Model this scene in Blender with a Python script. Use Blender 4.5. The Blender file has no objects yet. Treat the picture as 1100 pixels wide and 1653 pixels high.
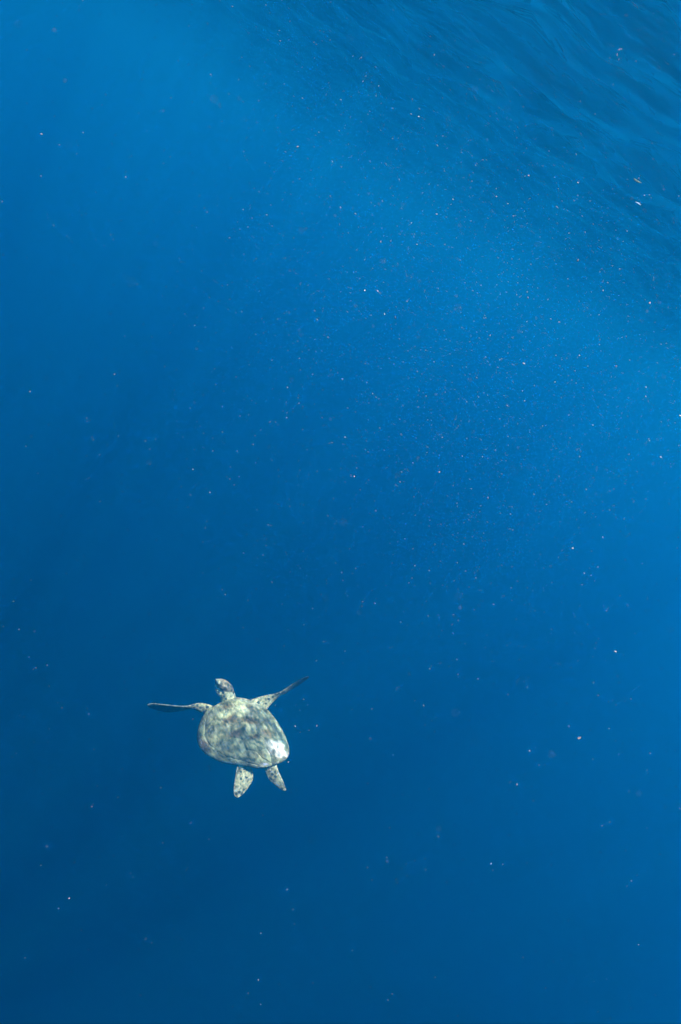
import bpy, bmesh, math, random
from mathutils import Vector, Matrix, noise
R = math.radians
rnd = random.Random(7)
S = bpy.context.scene
COL = S.collection

# ------------------------------------------------------------------ camera
CAM_DEPTH = 0.65          # metres under the water surface
PITCH, ROLL = R(-21.5), R(33)
fwd = Vector((0, math.cos(PITCH), math.sin(PITCH)))
r0 = Vector((1, 0, 0)); u0 = r0.cross(fwd)
cr = r0 * math.cos(ROLL) + u0 * math.sin(ROLL)
cu = -r0 * math.sin(ROLL) + u0 * math.cos(ROLL)
CM = Matrix((cr, cu, -fwd)).transposed().to_4x4()
CM.translation = Vector((0, 0, -CAM_DEPTH))
cd = bpy.data.cameras.new("camera"); cam = bpy.data.objects.new("camera", cd); COL.objects.link(cam)
cam.matrix_world = CM
cd.sensor_fit = 'VERTICAL'; cd.sensor_height = 36; cd.sensor_width = 24; cd.lens = 24
cd.clip_start = 0.02; cd.clip_end = 2000
cd.dof.use_dof = True; cd.dof.focus_distance = 3.6; cd.dof.aperture_fstop = 11
S.camera = cam
F = 24 / 36 * 1653.0

# ------------------------------------------------------------------ light
SUN_EL, SUN_AZ = 74, 148    # azimuth from +Y towards +X: high, behind the camera
sd = Vector((math.sin(R(SUN_AZ)) * math.cos(R(SUN_EL)), math.cos(R(SUN_AZ)) * math.cos(R(SUN_EL)), math.sin(R(SUN_EL))))
sl = bpy.data.lights.new("sun", 'SUN'); so = bpy.data.objects.new("sun", sl); COL.objects.link(so)
sl.energy = 4.5; sl.angle = R(0.6); sl.color = (1, .97, .92)
so.rotation_euler = (-sd).to_track_quat('-Z', 'Y').to_euler(); so.location = sd * 40
W = bpy.data.worlds.new("World"); S.world = W; W.use_nodes = True
nt = W.node_tree; bg = nt.nodes["Background"]
sky = nt.nodes.new("ShaderNodeTexSky"); sky.sky_type = 'NISHITA'; sky.sun_disc = False
sky.sun_elevation = R(SUN_EL); sky.sun_rotation = R(SUN_AZ)
nt.links.new(sky.outputs[0], bg.inputs[0]); bg.inputs[1].default_value = 0.06
S.view_settings.view_transform = 'Standard'; S.view_settings.look = 'None'
S.view_settings.exposure = 3.55; S.view_settings.gamma = 1; S.view_settings.use_curve_mapping = False
S.render.engine = 'CYCLES'
S.cycles.volume_bounces = 2; S.cycles.max_bounces = 10; S.cycles.use_denoising = True
S.cycles.transparent_max_bounces = 12; S.cycles.sample_clamp_indirect = 4

# ------------------------------------------------------------------ helpers
def tag(o, label=None, cat=None, group=None, kind=None):
    if label: o["label"] = label
    if cat: o["category"] = cat
    if group: o["group"] = group
    if kind: o["kind"] = kind
    return o
def link(name, verts, faces, mat, parent=None, smooth=True, attr=None):
    me = bpy.data.meshes.new(name); me.from_pydata([tuple(v) for v in verts], [], faces); me.update()
    if mat: me.materials.append(mat)
    if smooth: me.shade_smooth()
    if attr:
        for an, vals in attr.items():
            a = me.attributes.new(an, 'FLOAT_COLOR', 'POINT')
            a.data.foreach_set("color", [c for v in vals for c in (*v, 1)])
    o = bpy.data.objects.new(name, me); COL.objects.link(o)
    if parent: o.parent = parent
    return o
def new_mat(name):
    m = bpy.data.materials.new(name); m.use_nodes = True; m.node_tree.nodes.clear()
    N = m.node_tree.nodes
    def node(t, **k):
        n = N.new("ShaderNode" + t)
        for a, v in k.items(): setattr(n, a, v)
        return n
    return m, node, m.node_tree.links.new
def cam_pt(X, Y, d):
    """point seen at pixel X, Y of the 1100x1653 frame, d metres deep along the view axis"""
    return CM @ Vector(((X - 550) / F * d, -(Y - 826.5) / F * d, -d))

# ------------------------------------------------------------------ water body
m, node, ln = new_mat("sea_water")
out = node("OutputMaterial"); add = node("AddShader")
DENS = 0.10
def vol(kind, rgb):           # rgb = coefficient per metre
    mx = max(rgb)
    n = node(kind)
    if kind == "VolumeScatter":
        n.inputs["Color"].default_value = (*[c / mx for c in rgb], 1)
    else:
        n.inputs["Color"].default_value = (*[1 - c / mx for c in rgb], 1)
    n.inputs["Density"].default_value = mx
    return n
vs = vol("VolumeScatter", (0.0004, 0.0465, 0.097)); vs.inputs["Anisotropy"].default_value = 0.77
va = vol("VolumeAbsorption", (0.12, 0.088, 0.048))
ln(vs.outputs[0], add.inputs[0]); ln(va.outputs[0], add.inputs[1]); ln(add.outputs[0], out.inputs["Volume"])
X, T, B = 260, 0.35, -120
bv = [(x, y, z) for z in (B, T) for x, y in ((-X, -X), (X, -X), (X, X), (-X, X))]
bf = [(3, 2, 1, 0), (4, 5, 6, 7), (0, 1, 5, 4), (1, 2, 6, 5), (2, 3, 7, 6), (3, 0, 4, 7)]
tag(link("water", bv, bf, m, smooth=False), "deep blue clear sea water all round the turtle", kind='structure')

# ------------------------------------------------------------------ water surface seen from below
m, node, ln = new_mat("water_surface")
out = node("OutputMaterial"); mix = node("MixShader"); tr = node("BsdfTransparent"); gl = node("BsdfGlossy")
gl.inputs["Roughness"].default_value = 0.03
fr = node("Fresnel"); fr.inputs["IOR"].default_value = 1.333
tc = node("TexCoord"); mp = node("Mapping"); mp.inputs["Scale"].default_value = (1.0, 2.2, 1)
mp.inputs["Rotation"].default_value = (0, 0, R(-12))
n1 = node("TexNoise"); n1.inputs["Scale"].default_value = 4; n1.inputs["Detail"].default_value = 3
bp = node("Bump"); bp.inputs["Strength"].default_value = 0.6; bp.inputs["Distance"].default_value = 0.05
ln(tc.outputs["Object"], mp.inputs[0]); ln(mp.outputs[0], n1.inputs["Vector"]); ln(n1.outputs[0], bp.inputs["Height"])
for n in (gl, fr): ln(bp.outputs[0], n.inputs["Normal"])
# wave-focused sunlight, painted as noise in the sheet's transparent colour
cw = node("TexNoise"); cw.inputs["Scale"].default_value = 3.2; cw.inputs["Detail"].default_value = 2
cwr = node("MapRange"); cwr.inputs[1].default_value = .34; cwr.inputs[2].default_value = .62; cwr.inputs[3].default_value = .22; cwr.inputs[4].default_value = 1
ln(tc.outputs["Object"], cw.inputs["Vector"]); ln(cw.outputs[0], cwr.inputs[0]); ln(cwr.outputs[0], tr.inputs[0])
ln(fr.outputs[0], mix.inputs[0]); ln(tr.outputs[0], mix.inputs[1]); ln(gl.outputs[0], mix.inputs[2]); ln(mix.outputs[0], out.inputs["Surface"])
NG = 700
def warp(t, half=240, near=5):      # dense near the middle, sparse far out
    k = math.asinh(half / near)
    return near * math.sinh(t * k)
rw = random.Random(3)
waves = []
for i in range(26):
    lam = 0.10 * (6 ** (i / 25.0))
    ang = R(78) + rw.gauss(0, .6)
    waves.append((2 * math.pi / lam * math.cos(ang), 2 * math.pi / lam * math.sin(ang), rw.uniform(0, 6.28), lam * 0.0145 * min(1, .6 / lam)))
gv, gf = [], []
for j in range(NG + 1):
    y = 6 + warp(2 * j / NG - 1, 234, 5)
    for i in range(NG + 1):
        x = 3 + warp(2 * i / NG - 1, 234, 5)
        d = math.hypot(x, y); z = 0
        wob = noise.noise(Vector((x * .5, y * .8, 0))) * 2.4
        for kx, ky, ph, a in waves: z += a * math.sin(kx * x + ky * y + ph + wob)
        gv.append((x, y, z * (1 if d < 60 else max(0, 1 - (d - 60) / 60))))
for j in range(NG):
    for i in range(NG):
        a = j * (NG + 1) + i
        gf.append((a, a + 1, a + NG + 2, a + NG + 1))
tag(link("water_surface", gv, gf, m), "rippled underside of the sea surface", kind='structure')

# ------------------------------------------------------------------ turtle
# Traced outlines are in a 3.667x enlargement of the photograph whose corner is at pixel 220, 1070;
# depth z (same unit) is towards the camera.  Everything becomes a real turtle about 0.6 m long, D metres away.
D = 4.4
UNIT = D / (F * 3.667)
def tp(x, y, z=0.0):
    return cam_pt(220 + x / 3.667, 1070 + y / 3.667, D - z * UNIT)
CX, CY = 640.0, 420.0
s_ = 0.42; c_ = math.sqrt(1 - s_ * s_)
Fv = Vector((-0.585 * c_, 0.811 * c_, -s_)).normalized()          # nose direction, camera axes
N0 = (Vector((0, 0, 1)) - Fv * Fv.z).normalized(); Rv = Fv.cross(N0)
rho = R(14)
Nv = (N0 * math.cos(rho) + Rv * math.sin(rho)).normalized(); Xv = Fv.cross(Nv).normalized()
Tm = (CM.to_3x3() @ Matrix((Xv, Fv, Nv)).transposed()).to_4x4()
Tm.translation = tp(CX, CY, -40)
Ti = Tm.inverted()
def base_z(x, y):      # depth of the shell's rim plane behind image point x, y
    return -40 - (Nv.x * (x - CX) + Nv.y * -(y - CY)) / Nv.z
def loc(x, y, z): return Ti @ tp(x, y, z)
def onbase(x, y, dz=0): return Ti @ tp(x, y, base_z(x, y) + dz)

turtle = bpy.data.objects.new("sea_turtle", None); COL.objects.link(turtle); turtle.matrix_world = Tm
tag(turtle, "mottled cream and brown sea turtle swimming away with both front flippers spread", "turtle")

LEFT = [(528, 214), (500, 236), (450, 262), (412, 288), (386, 330), (367, 380), (359, 430), (362, 470), (375, 502),
        (400, 531), (440, 560), (490, 585), (550, 600), (610, 607), (660, 616), (710, 624), (760, 622), (812, 608)]
RIGHT = [(528, 214), (565, 204), (610, 204), (655, 213), (700, 229), (743, 252), (780, 278), (812, 315), (842, 358),
         (868, 402), (888, 444), (903, 490), (907, 520), (903, 546), (885, 574), (850, 594), (812, 608)]
def resample(pts):
    P = [onbase(*p) for p in pts]
    L = [0]
    for a, b in zip(P, P[1:]): L.append(L[-1] + (b - a).length)
    def f(s):
        t = min(max(s, 0), 1) * L[-1]
        for i in range(len(P) - 1):
            if t <= L[i + 1] or i == len(P) - 2:
                k = (t - L[i]) / max(1e-9, L[i + 1] - L[i])
                p0, p1, p2, p3 = P[max(0, i - 1)], P[i], P[i + 1], P[min(len(P) - 1, i + 2)]
                return 0.5 * ((2 * p1) + (p2 - p0) * k + (2 * p0 - 5 * p1 + 4 * p2 - p3) * k * k + (3 * p1 - p0 - 3 * p2 + p3) * k ** 3)
    return f
fl, fr_ = resample(LEFT), resample(RIGHT)
Fp, Tp = onbase(528, 214), onbase(812, 608)
HDOME = 105 * UNIT
def shell(s, v, off=0.0, hk=1.0, size=1.0):
    """point on the carapace: s 0..1 neck to tail, v -1..1 left rim to right rim"""
    mid = Fp.lerp(Tp, s)
    e = (fl if v < 0 else fr_)(s)
    a = abs(v)
    p = mid.lerp(e, a)
    c = Fp.lerp(Tp, .5); p = c + (p - c) * size
    prof = (1 - a ** 2.1) ** .85 * (max(0, math.sin(math.pi * min(1, max(0, s)) ** .93)) ** .62)
    ridge = 0.05 * math.exp(-(v / .07) ** 2) * math.sin(math.pi * s)
    p.z += HDOME * hk * (prof + (ridge if hk > 0 else 0)) + off
    return p

# pigment on the shell plus painted sun highlight and flank shade, placed in the same enlargement: (x, y, rx, ry, angle, colour, strength)
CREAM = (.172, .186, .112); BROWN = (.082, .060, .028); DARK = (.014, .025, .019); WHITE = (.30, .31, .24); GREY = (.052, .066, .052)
PINK = (.13, .10, .075)
def z2(x, y): return ((310 + x / 6.47 - 220) * 3.667, (1110 + y / 6.47 - 1070) * 3.667)
SPOTS = []
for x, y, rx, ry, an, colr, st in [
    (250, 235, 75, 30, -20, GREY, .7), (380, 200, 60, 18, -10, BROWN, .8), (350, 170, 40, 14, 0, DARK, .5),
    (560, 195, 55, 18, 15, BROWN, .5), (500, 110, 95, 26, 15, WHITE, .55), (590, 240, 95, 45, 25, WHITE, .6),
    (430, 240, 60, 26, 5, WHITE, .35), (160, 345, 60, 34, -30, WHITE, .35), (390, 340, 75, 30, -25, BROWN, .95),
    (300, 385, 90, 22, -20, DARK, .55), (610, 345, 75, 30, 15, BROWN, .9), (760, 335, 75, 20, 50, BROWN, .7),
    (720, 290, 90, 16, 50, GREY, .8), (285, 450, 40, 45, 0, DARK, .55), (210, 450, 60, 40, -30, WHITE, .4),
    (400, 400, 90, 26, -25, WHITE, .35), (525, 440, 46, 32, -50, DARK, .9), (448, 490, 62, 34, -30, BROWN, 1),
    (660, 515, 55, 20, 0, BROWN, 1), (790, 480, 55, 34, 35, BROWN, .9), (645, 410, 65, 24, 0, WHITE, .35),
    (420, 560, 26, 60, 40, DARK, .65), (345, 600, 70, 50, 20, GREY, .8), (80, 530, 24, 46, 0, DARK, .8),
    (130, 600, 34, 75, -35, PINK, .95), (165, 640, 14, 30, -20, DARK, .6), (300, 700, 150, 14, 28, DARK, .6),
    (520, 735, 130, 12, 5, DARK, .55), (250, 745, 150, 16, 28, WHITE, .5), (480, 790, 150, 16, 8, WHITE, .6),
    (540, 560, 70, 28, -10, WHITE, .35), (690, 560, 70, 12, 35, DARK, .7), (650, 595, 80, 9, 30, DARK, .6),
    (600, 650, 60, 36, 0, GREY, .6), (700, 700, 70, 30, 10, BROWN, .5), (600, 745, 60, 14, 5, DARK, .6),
    (885, 640, 105, 62, 40, (.62, .58, .52), 1.0), (820, 590, 80, 50, 35, WHITE, .7), (960, 690, 50, 30, 30, (.60, .56, .50), .9),  # palest patches: sun highlight painted onto the rear right
    (850, 680, 20, 38, 0, DARK, .75), (845, 760, 30, 20, 0, GREY, .5), (850, 400, 210, 20, 57, GREY, .85),  # long grey patches: shade of the right flank, put into the colour
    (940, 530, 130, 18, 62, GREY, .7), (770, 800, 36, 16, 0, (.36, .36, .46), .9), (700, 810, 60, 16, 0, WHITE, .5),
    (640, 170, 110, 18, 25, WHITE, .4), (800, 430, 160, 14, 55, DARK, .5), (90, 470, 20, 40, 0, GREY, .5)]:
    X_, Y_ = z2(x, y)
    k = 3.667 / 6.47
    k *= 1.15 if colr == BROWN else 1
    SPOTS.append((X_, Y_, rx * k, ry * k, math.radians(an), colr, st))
CMi = CM.inverted()
def img(pl):           # local point -> enlargement coordinates
    q = CMi @ (Tm @ pl)
    return ((550 + q.x / -q.z * F - 220) * 3.667, (826.5 - q.y / -q.z * F - 1070) * 3.667)
def painted_colour(pl):
    x, y = img(pl)
    wob = Vector((x * .03, y * .03, 0))
    dx, dy = noise.noise(wob) * 14, noise.noise(wob + Vector((9, 4, 2))) * 14
    c = Vector(CREAM) * (1 + .35 * noise.noise(wob * .6 + Vector((3, 3, 3))))
    for X_, Y_, rx, ry, an, colr, st in SPOTS:
        ax, ay = x + dx - X_, y + dy - Y_
        u = (ax * math.cos(an) + ay * math.sin(an)) / rx; w = (-ax * math.sin(an) + ay * math.cos(an)) / ry
        d = u * u + w * w
        if d < 2.2:
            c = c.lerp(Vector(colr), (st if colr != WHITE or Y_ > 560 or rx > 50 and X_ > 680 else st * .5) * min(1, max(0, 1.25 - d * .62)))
    return Vector((c.x * .80, c.y * .90, c.z * .84))

def organic(name, rough, fine_scale, spot_scale, spot_dark, bump=.35, streak=False):
    m, node, ln = new_mat(name)
    out = node("OutputMaterial"); bs = node("BsdfPrincipled"); bs.inputs["Roughness"].default_value = rough; bs.inputs["Specular IOR Level"].default_value = .05
    at = node("Attribute", attribute_name="painted_colour"); tc = node("TexCoord")
    nz = node("TexNoise"); nz.inputs["Scale"].default_value = fine_scale; nz.inputs["Detail"].default_value = 6; nz.inputs["Roughness"].default_value = .65
    ln(tc.outputs["Object"], nz.inputs["Vector"])
    rp = node("MapRange"); rp.inputs[1].default_value = .36; rp.inputs[2].default_value = .64; rp.inputs[3].default_value = .28; rp.inputs[4].default_value = 1.6
    ln(nz.outputs[0], rp.inputs[0])
    if streak:      # growth streaks that run back along the plates
        sm_ = node("Mapping"); sm_.inputs["Scale"].default_value = (75, 20, 30); sm_.inputs["Rotation"].default_value = (0, 0, .5)
        n2 = node("TexNoise"); n2.inputs["Scale"].default_value = 1; n2.inputs["Detail"].default_value = 3
        ln(tc.outputs["Object"], sm_.inputs[0]); ln(sm_.outputs[0], n2.inputs["Vector"])
        q1 = node("MapRange"); q1.inputs[1].default_value = .35; q1.inputs[2].default_value = .62; q1.inputs[3].default_value = .5; q1.inputs[4].default_value = 1.22
        ln(n2.outputs[0], q1.inputs[0]); q2 = node("Math", operation='MULTIPLY'); ln(q1.outputs[0], q2.inputs[0]); ln(rp.outputs[0], q2.inputs[1]); rp = q2
    mul = node("VectorMath", operation='SCALE'); ln(at.outputs["Color"], mul.inputs[0]); ln(rp.outputs[0], mul.inputs["Scale"])
    # small dark flecks / scale spots
    vo = node("TexVoronoi"); vo.inputs["Scale"].default_value = spot_scale; vo.inputs["Randomness"].default_value = .9
    wn = node("VectorMath", operation='ADD'); sc = node("VectorMath", operation='SCALE'); sc.inputs["Scale"].default_value = .012
    ln(nz.outputs[1], sc.inputs[0]); ln(tc.outputs["Object"], wn.inputs[0]); ln(sc.outputs[0], wn.inputs[1]); ln(wn.outputs[0], vo.inputs["Vector"])
    r2 = node("MapRange"); r2.inputs[1].default_value = .30; r2.inputs[2].default_value = .48; r2.inputs[3].default_value = 1; r2.inputs[4].default_value = 0
    ln(vo.outputs["Distance"], r2.inputs[0])
    sel = node("SeparateColor"); ln(vo.outputs["Color"], sel.inputs[0])
    gt = node("Math", operation='GREATER_THAN'); gt.inputs[1].default_value = .35 if not streak else .72; ln(sel.outputs[0], gt.inputs[0])
    m2 = node("Math", operation='MULTIPLY'); ln(gt.outputs[0], m2.inputs[0]); ln(r2.outputs[0], m2.inputs[1])
    m3 = node("Math", operation='MULTIPLY'); m3.inputs[1].default_value = spot_dark; ln(m2.outputs[0], m3.inputs[0])
    mx = node("MixRGB"); mx.inputs[2].default_value = (.022, .032, .030, 1)
    ln(m3.outputs[0], mx.inputs[0]); ln(mul.outputs[0], mx.inputs[1]); ln(mx.outputs[0], bs.inputs["Base Color"])
    b = node("Bump"); b.inputs["Strength"].default_value = bump; b.inputs["Distance"].default_value = .006
    ln(nz.outputs[0], b.inputs["Height"]); ln(b.outputs[0], bs.inputs["Normal"]); ln(bs.outputs[0], out.inputs["Surface"])
    return m
SCUTE = organic("algae_dusted_scute", .8, 12, 44, .45, streak=True)
SKIN = organic("spotted_skin", .8, 60, 38, 1.0)

# carapace: closed lens-shaped shell
NS, NV = 60, 48
cv, cf = [], []
for side in (1, -1):
    for i in range(NS + 1):
        for j in range(NV + 1):
            s = i / NS; v = -1 + 2 * j / NV
            if side == 1: cv.append(shell(s, v, -.004))
            else: cv.append(shell(s, v, -.010 if abs(v) < .97 else -.006, hk=.15, size=.985))
n1_ = (NS + 1) * (NV + 1)
for side in (0, 1):
    for i in range(NS):
        for j in range(NV):
            a = side * n1_ + i * (NV + 1) + j
            q = (a, a + 1, a + NV + 2, a + NV + 1)
            cf.append(q if side == 1 else q[::-1])
for i in range(NS):
    for j in (0, NV):
        a = i * (NV + 1) + j; b = a + NV + 1
        q = (a, b, b + n1_, a + n1_); cf.append(q if j == 0 else q[::-1])
carapace = link("carapace", cv, cf, SCUTE, turtle, attr={"painted_colour": [painted_colour(p) * .85 for p in cv]})
bm = bmesh.new(); bm.from_mesh(carapace.data); bmesh.ops.remove_doubles(bm, verts=bm.verts, dist=.0004)
bmesh.ops.recalc_face_normals(bm, faces=bm.faces); bm.to_mesh(carapace.data); bm.free()

def scute(poly, lift, name="scute", rings=9, sub=7):
    """one horny plate: a polygon in (s, v) laid on the dome, raised, its rear edge lifted over the next"""
    B = []
    n = len(poly)
    for i in range(n):
        a, b = poly[i], poly[(i + 1) % n]
        for k in range(sub):
            t = k / sub; B.append((a[0] + (b[0] - a[0]) * t, a[1] + (b[1] - a[1]) * t))
    # round the corners a little
    B = [((B[i - 1][0] + B[i][0] * 2 + B[(i + 1) % len(B)][0]) / 4, (B[i - 1][1] + B[i][1] * 2 + B[(i + 1) % len(B)][1]) / 4) for i in range(len(B))]
    cs = sum(p[0] for p in B) / len(B); cvv = sum(p[1] for p in B) / len(B)
    smin, smax = min(p[0] for p in B), max(p[0] for p in B)
    V = []; Fc = []
    for r in range(rings + 1):
        k = 1 - r / rings
        for s, v in B:
            S_, V_ = cs + (s - cs) * k, cvv + (v - cvv) * k
            rear = (S_ - smin) / (smax - smin)
            e = min(1, (1 - k) / .16)
            off = lift * (.5 + .6 * rear) * (e ** .6) - .0022 * (1 - e) + lift * .8 * (1 - k) ** 1.0 * .6
            V.append(shell(min(max(S_, 0), 1), max(-1, min(1, V_)), off))
    m_ = len(B)
    for r in range(rings - 1):
        for i in range(m_):
            a = r * m_ + i; b = r * m_ + (i + 1) % m_
            Fc.append((a, b, b + m_, a + m_))
    r = rings - 1; V = V[:rings * m_]; V.append(shell(cs, cvv, lift * 1.3))
    for i in range(m_): Fc.append((r * m_ + i, r * m_ + (i + 1) % m_, len(V) - 1))
    cols = []
    tone = rnd.uniform(.88, 1.1)
    for q, p in enumerate(V):
        rr = 1 - (q // m_) / rings if q < len(V) - 1 else 0
        cols.append(painted_colour(p) * tone * (.85 if rr > .97 and False else 1))
    o = link(name, V, Fc, SCUTE, carapace, attr={"painted_colour": cols})
    bm = bmesh.new(); bm.from_mesh(o.data); bmesh.ops.recalc_face_normals(bm, faces=bm.faces)
    up = sum((f.normal.z for f in bm.faces)); 
    if up < 0: bmesh.ops.reverse_faces(bm, faces=bm.faces)
    bm.to_mesh(o.data); bm.free(); o.data.shade_smooth()
    return o
vs_ = [.03, .20, .40, .60, .79, .95]
mid_s = [.11, .30, .50, .70, .87]
WN, WW = .20, .34
for i in range(5):
    a, b, mI = vs_[i], vs_[i + 1], mid_s[i]
    wa = .30 if i == 0 else WN; wb = .12 if i == 4 else WN; wm = .36 if i < 4 else .26
    scute([(a, -wa), (a + .015, 0), (a, wa), (mI, wm), (b, wb), (b + .02, 0), (b, -wb), (mI, -wm)], .0034)
seams = [.04, .30, .50, .70, .885]
for sgn in (-1, 1):
    for i in range(4):
        a, b = seams[i], seams[i + 1]
        va_ = .36 if i else .31; vb_ = .36 if i < 3 else .27
        poly = [(a, va_ * sgn), (vs_[i + 1], WN * sgn), (b, vb_ * sgn), (b + .01, .79 * sgn), ((a + b) / 2, .81 * sgn), (a + .01 if i else .05, .79 * sgn)]
        scute(poly if sgn > 0 else poly[::-1], .0032)
    for i in range(11):
        a, b = .02 + i * .0873, .02 + (i + 1) * .0873
        poly = [(a, .775 * sgn), (b, .775 * sgn), (b + .012, 1.0 * sgn), ((a + b) / 2 + .01, 1.0 * sgn), (a + .004, .985 * sgn)]
        scute(poly if sgn > 0 else poly[::-1], .0018, "marginal_scute", rings=5, sub=4)

# ------------------------------------------------------------------ body: one continuous skin
BV, BF, LIMB = [], [], []
def loft(st, nseg=20, power=1.0):
    """st: list of (centre, half width vector, half thickness vector) in turtle space"""
    b0 = len(BV)
    # smooth resample
    P = []
    n = len(st)
    for i in range(n - 1):
        for k in range(5):
            t = k / 5; q = []
            for c in range(3):
                p0, p1, p2, p3 = st[max(0, i - 1)][c], st[i][c], st[i + 1][c], st[min(n - 1, i + 2)][c]
                q.append(0.5 * ((2 * p1) + (p2 - p0) * t + (2 * p0 - 5 * p1 + 4 * p2 - p3) * t * t + (3 * p1 - p0 - 3 * p2 + p3) * t ** 3))
            P.append(q)
    P.append(list(st[-1]))
    for c, w, t in P:
        for k in range(nseg):
            a = 2 * math.pi * k / nseg
            ca, sa = math.cos(a), math.sin(a)
            BV.append(c + w * (math.copysign(abs(ca) ** power, ca)) + t * (math.copysign(abs(sa) ** power, sa)))
    for i in range(len(P) - 1):
        for k in range(nseg):
            a = b0 + i * nseg + k; b = b0 + i * nseg + (k + 1) % nseg
            BF.append((a, b, b + nseg, a + nseg))
    BF.append(tuple(range(b0, b0 + nseg))[::-1]); e = b0 + (len(P) - 1) * nseg
    BF.append(tuple(range(e, e + nseg)))
L3 = Ti.to_3x3() @ CM.to_3x3()
def vec(x, y, z): return L3 @ (Vector((x, -y, z)) * UNIT)      # enlargement axes -> turtle space vector
def blade(pairs, zc, chord, thick):
    """pairs: (edge A xy, edge B xy); zc depths; chord: extra half chord in depth per station; thick: half thickness"""
    st = []
    for (a, b), z, ch, th in zip(pairs, zc, chord, thick):
        pa_, pb_ = loc(a[0], a[1], z + ch), loc(b[0], b[1], z - ch)
        c = (pa_ + pb_) / 2; w = (pa_ - pb_) / 2
        ax = vec(-(a[1] - b[1]), (a[0] - b[0]), 0)
        t = w.cross(ax).normalized() * th * UNIT if ax.length > 0 else vec(0, 0, th)
        st.append((c, w, t))
    loft(st)
zb = lambda x, y, d=0: base_z(x, y) + d
# left front flipper: short spotted upper arm, then the long blade seen almost edge on
PL = [((480, 262), (455, 330)), ((435, 250), (418, 310)), ((402, 241), (395, 299)), ((370, 240), (368, 284)), ((338, 247), (338, 272)),
      ((310, 255), (308, 273)), ((270, 256), (270, 284)), ((225, 252), (224, 291)), ((180, 247), (178, 293)), ((130, 241), (132, 284)), ((90, 239), (95, 271)), ((66, 246), (68, 258))]
blade(PL, [zb(470, 290, 0), zb(430, 280, -14)] + [zb(400, 270, -22) + 4 * i for i in range(10)],
      [10, 14, 14, 16, 22, 34, 42, 44, 42, 36, 24, 8], [22, 20, 18, 15, 12, 9, 7.5, 6.5, 6, 5.5, 5, 4])
# right front flipper
PR = [((660, 215), (730, 300)), ((690, 214), (765, 286)), ((715, 206), (785, 262)), ((752, 196), (805, 238)), ((795, 188), (828, 214)),
      ((835, 180), (848, 197)), ((868, 165), (880, 182)), ((905, 139), (918, 160)), ((945, 113), (958, 136)), ((983, 92), (994, 110)), ((1008, 81), (1014, 95)), ((1022, 79), (1024, 85))]
blade(PR, [zb(700, 240, 0), zb(725, 240, -18), zb(750, 230, -25)] + [zb(780, 215, -25) - 4 * i for i in range(9)],
      [12, 14, 16, 18, 24, 34, 42, 44, 42, 34, 22, 6], [22, 20, 18, 15, 12, 9, 7.5, 6.5, 6, 5.5, 5, 4])
# hind flippers, blades face the camera
PHL = [((612, 560), (668, 560)), ((598, 610), (672, 608)), ((590, 640), (690, 636)), ((585, 668), (695, 664)), ((580, 700), (693, 690)), ((576, 730), (678, 722)),
       ((575, 756), (656, 752)), ((577, 778), (636, 776)), ((586, 793), (620, 790)), ((598, 799), (606, 799))]
blade(PHL, [zb(640, 600, -50)] + [zb(640, 610, -30) + 2 * i for i in range(9)], [8, 10, 12, 12, 10, 8, 6, 4, 2, 0], [20, 16, 12, 9, 8, 7, 6, 5, 4, 3])
PHR = [((770, 560), (825, 555)), ((768, 610), (832, 600)), ((763, 640), (838, 622)), ((770, 664), (850, 655)), ((788, 694), (865, 685)), ((812, 716), (876, 710)),
       ((836, 735), (884, 732)), ((858, 752), (889, 748)), ((875, 759), (888, 757))]
blade(PHR, [zb(800, 590, -50)] + [zb(800, 600, -30) + 2 * i for i in range(8)], [-8, -10, -12, -12, -10, -8, -5, -3, 0], [18, 15, 12, 9, 8, 7, 6, 5, 3])
# neck and head: the head is raised and turned to the picture's left
zn = zb(540, 230)
def ball(x, y, z, wx, wy, wz, tx, ty, tz): return (loc(x, y, z), vec(wx, wy, wz), vec(tx, ty, tz))
loft([ball(590, 330, zn - 30, 52, -28, 0, 4, 4, 44), ball(556, 250, zn - 10, 52, -14, 0, 2, 4, 40), ball(544, 205, zn + 4, 47, -6, 0, 0, 4, 40),
      ball(540, 172, zn + 14, 43, 2, 0, 0, 6, 34), ball(537, 140, zn + 20, 30, 8, 0, 0, 6, 26)])
def hst(x, y, z, w, t):          # section across the head's own axis (pointing left and slightly up)
    return (loc(x, y, z), vec(.34 * w, .94 * w, -.10 * w), vec(.08 * t, -.05 * t, t))
loft([hst(574, 150, zn + 18, 10, 10), hst(564, 146, zn + 20, 30, 24), hst(545, 139, zn + 24, 42, 33), hst(522, 135, zn + 26, 45, 36), hst(502, 132, zn + 26, 43, 34),
      hst(487, 125, zn + 22, 34, 28), hst(476, 115, zn + 14, 22, 19), hst(469, 107, zn + 4, 9, 11)])
# jaw and throat under the head
def jst(x, y, z, q): return (loc(x, y, z), vec(.72 * q, -.69 * q, 0), vec(0, 0, .75 * q))
loft([jst(552, 205, zn - 2, 28), jst(526, 184, zn + 8, 34), jst(504, 163, zn + 13, 35), jst(489, 143, zn + 13, 30), jst(479, 124, zn + 9, 20), jst(471, 110, zn + 2, 7)])
# trunk and plastron under the carapace
tb = len(BV); NS2, NV2 = 30, 24
for side in (1, -1):
    for i in range(NS2 + 1):
        for j in range(NV2 + 1):
            BV.append(shell(i / NS2, -1 + 2 * j / NV2, -.008, hk=(.45 if side == 1 else -.62), size=.90))
n2_ = (NS2 + 1) * (NV2 + 1)
for side in (0, 1):
    for i in range(NS2):
        for j in range(NV2):
            a = tb + side * n2_ + i * (NV2 + 1) + j; q = (a, a + 1, a + NV2 + 2, a + NV2 + 1)
            BF.append(q if side else q[::-1])
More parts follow.
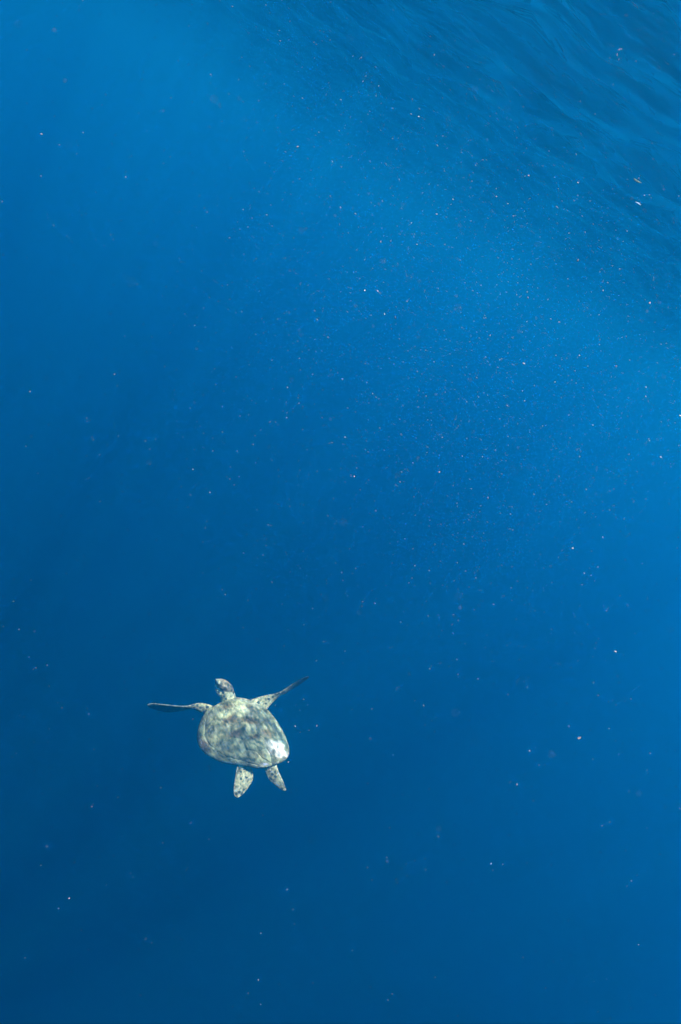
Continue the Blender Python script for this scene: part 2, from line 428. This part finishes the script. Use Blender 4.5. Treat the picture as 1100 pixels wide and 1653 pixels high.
# tail stub
loft([(onbase(780, 590, -30), vec(9, 6, 0), vec(0, 0, 7)), (onbase(768, 622, -34), vec(7, 4, 0), vec(0, 0, 5)), (onbase(762, 636, -36), vec(2, 1, 0), vec(0, 0, 2))])
tmp = link("body", BV, BF, None)
rm = tmp.modifiers.new("r", 'REMESH'); rm.mode = 'VOXEL'; rm.voxel_size = .0036; rm.adaptivity = 0
sm = tmp.modifiers.new("s", 'SMOOTH'); sm.factor = .5; sm.iterations = 2
bpy.context.view_layer.update()
dg = bpy.context.evaluated_depsgraph_get()
me = bpy.data.meshes.new_from_object(tmp.evaluated_get(dg)); bpy.data.objects.remove(tmp)
me.name = "body"; me.materials.clear(); me.materials.append(SKIN); me.shade_smooth()
hc = loc(526, 128, zn + 20)
pg = []
for v in me.vertices:
    x, y = img(v.co)
    c = Vector((.20, .21, .14))
    dh = ((x - 522) / 62) ** 2 + ((y - 125) / 48) ** 2
    nn = noise.noise(v.co * 40)
    if y < 172 + nn * 12 and 455 < x < 600:                     # crown scales grey brown, cheeks paler
        crown = min(1, max(0, (x - 492 + (150 - y) * .35 + nn * 22) / 22))
        c = Vector((.27, .31, .23)).lerp(Vector((.125, .118, .088)), crown)
        q = noise.noise(v.co * 130); c = c * (.75 + .7 * abs(q) * 2)
        if x < 484 and y < 120: c = Vector((.17, .22, .20))
    elif 500 > x and y < 330 and x < 335 or x > 845 and y < 230:   # blades: dark upper side, plus the underside's shade painted in
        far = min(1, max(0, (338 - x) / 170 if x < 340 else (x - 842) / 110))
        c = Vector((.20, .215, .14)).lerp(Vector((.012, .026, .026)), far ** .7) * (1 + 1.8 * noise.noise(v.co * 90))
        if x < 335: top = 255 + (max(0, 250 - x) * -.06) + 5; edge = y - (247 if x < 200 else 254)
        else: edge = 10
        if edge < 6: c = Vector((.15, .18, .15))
    elif y < 300 and (x < 460 or x > 700): c = Vector((.20, .215, .14))
    elif 455 < x < 600 and 172 <= y < 235: c = Vector((.27, .29, .19))
    c = c * .92
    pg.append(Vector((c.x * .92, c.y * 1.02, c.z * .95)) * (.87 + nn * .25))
a = me.attributes.new("painted_colour", 'FLOAT_COLOR', 'POINT'); a.data.foreach_set("color", [q for c in pg for q in (*c, 1)])
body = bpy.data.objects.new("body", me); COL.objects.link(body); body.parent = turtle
# eyes
EYE, node, ln = new_mat("wet_dark_eye"); o_ = node("OutputMaterial"); b_ = node("BsdfPrincipled")
b_.inputs["Base Color"].default_value = (.008, .01, .01, 1); b_.inputs["Roughness"].default_value = .12; ln(b_.outputs[0], o_.inputs[0])
for p in (loc(497, 146, zn + 30), loc(492, 104, zn + 6)):
    bm = bmesh.new(); bmesh.ops.create_uvsphere(bm, u_segments=14, v_segments=9, radius=6.0 * UNIT)
    me_ = bpy.data.meshes.new("eye"); bm.to_mesh(me_); bm.free(); me_.materials.append(EYE); me_.shade_smooth()
    e = bpy.data.objects.new("eye", me_); COL.objects.link(e); e.parent = body; e.location = p
#SNOW

# ------------------------------------------------------------------ drifting particles
SNOWM, node, ln = new_mat("pale_organic_speck"); o_ = node("OutputMaterial"); b_ = node("BsdfDiffuse")
at = node("Attribute", attribute_name="tint"); ln(at.outputs["Color"], b_.inputs[0]); ln(b_.outputs[0], o_.inputs[0])
OCT = [(1, 0, 0), (-1, 0, 0), (0, 1, 0), (0, -1, 0), (0, 0, 1), (0, 0, -1)]
OF = [(0, 2, 4), (2, 1, 4), (1, 3, 4), (3, 0, 4), (2, 0, 5), (1, 2, 5), (3, 1, 5), (0, 3, 5)]
sv, sf, stn = [], [], []
rs = random.Random(21)
def speck(p, rad, bright, long=1.0):
    b = len(sv)
    ax = Vector((rs.gauss(0, 1), rs.gauss(0, 1), rs.gauss(0, 1))).normalized()
    pink = rs.random()
    col = Vector((.21, .21, .20)).lerp(Vector((.27, .18, .175)), pink * pink) * bright
    for o in OCT:
        v = Vector(o) * rad * rs.uniform(.55, 1.2)
        v += ax * (v.dot(ax)) * (long - 1)
        sv.append(p + v); stn.append(col)
    sf.extend([tuple(b + i for i in f) for f in OF])
def cloud(X, Y):
    a = math.exp(-((X - 880) / 330) ** 2 - ((Y - 520) / 330) ** 2)
    b = math.exp(-((X - 700) / 420) ** 2 - ((Y - 420) / 620) ** 2)
    return .05 + .35 * b + .9 * a
n = 0
while n < 18000:                      # specks between one and four metres away, thickest in a drifting patch
    X_, Y_ = rs.uniform(-500, 1700), rs.uniform(-500, 2100)
    if rs.random() > cloud(X_, Y_): continue
    d = rs.uniform(1.1, 4.2)
    px = min(1.9, .26 * math.exp(rs.gauss(0, .55)))
    p = cam_pt(X_, Y_, d)
    if p.z > -.12: n += 1; continue
    speck(p, px * d / F, rs.uniform(.25, .9), rs.choice((1, 1, 1.6, 2.4)))
    n += 1
n = 0
while n < 300:                       # specks close to the lens, out of focus
    X_, Y_ = rs.uniform(-300, 1400), rs.uniform(-300, 1900)
    if rs.random() > cloud(X_, Y_): continue
    d = rs.uniform(.13, .55)
    speck(cam_pt(X_, Y_, d), rs.uniform(.00012, .00030) * (d / .2) ** .5, rs.uniform(.15, .4))
    n += 1
# the brightest ones, where the photograph shows them
for X_, Y_, px in [(701, 89, 2.4), (933, 295, 1.7), (203, 286, 1.8), (112, 1450, 2.3), (572, 769, 1.6), (646, 778, 1.8), (339, 795, 1.5), (481, 237, 2.6),
                   (589, 469, 2.2), (610, 470, 1.9), (621, 507, 2.0), (1043, 625, 2.2), (846, 587, 1.9), (553, 612, 1.6), (973, 867, 2.0), (925, 885, 2.0),
                   (1098, 671, 2.6), (1067, 738, 2.3), (994, 1052, 2.6), (793, 1394, 1.7), (972, 1333, 1.4), (245, 1522, 1.5), (1031, 1525, 1.8), (464, 1436, 1.2),
                   (437, 1243, 1.3), (477, 1172, 1.6), (855, 1212, 1.6), (876, 688, 1.6), (810, 765, 1.6), (958, 1102, 1.5), (820, 329, 1.8), (768, 267, 1.6), (840, 148, 1.6), (380, 1222, 1)]:
    d = rs.uniform(1.7, 3.2); speck(cam_pt(X_, Y_, d), px * .62 * d / F, 1.1, rs.choice((1, 1.7)))
snow = link("marine_snow", sv, sf, SNOWM, smooth=False, attr={"tint": stn})
tag(snow, "fine pale specks drifting through the blue water, densest at upper right", kind='stuff')

# the one larger drifting scrap below the ripples: a thin curled sliver
DM = organic("pale_green_membrane", .7, 300, 200, .1); 
gv, gf = [], []
pa, pb, pc = Vector((-6.5, 3.4, 0)), Vector((-1.5, -2.2, 1)), Vector((6.5, -3.4, 0))
for i in range(13):
    t = i / 12; c = pa * (1 - t) ** 2 + pb * 2 * t * (1 - t) + pc * t * t
    w = 1.7 * math.sin(math.pi * min(.97, t + .06)) ** .6 * (1.15 - .5 * t)
    for k in range(8):
        a = k * math.pi / 4; gv.append(c + Vector((.4 * math.cos(a) * w, math.cos(a) * w, math.sin(a) * w * .5)))
for i in range(12):
    for k in range(8):
        a = i * 8 + k; b = i * 8 + (k + 1) % 8; gf.append((a, b, b + 8, a + 8))
gf.append(tuple(range(8))[::-1]); gf.append(tuple(range(96, 104)))
dd = 1.9
def sliver(name, verts, faces, mat, parent, col):
    return link(name, [v * dd / F for v in verts], faces, mat, parent, attr={"painted_colour": [col] * len(verts)})
scrap = bpy.data.objects.new("drifting_scrap", None); COL.objects.link(scrap)
mw = CM.copy(); mw.translation = cam_pt(1030, 292, dd); scrap.matrix_world = mw
tag(scrap, "tiny curled pale green scrap floating just below the surface ripples at upper right", "scrap")
sliver("blade", gv, gf, DM, scrap, (.040, .062, .046))
fv = [Vector((-1, 2, .5)), Vector((.8, 5.2, 1)), Vector((2.2, 5.0, .6)), Vector((.8, 1.2, .2)), Vector((.5, 3, -1))]
sliver("flap", fv, [(0, 1, 2, 3), (0, 4, 1), (1, 4, 2), (2, 4, 3), (3, 4, 0)], DM, scrap, (.03, .034, .05))
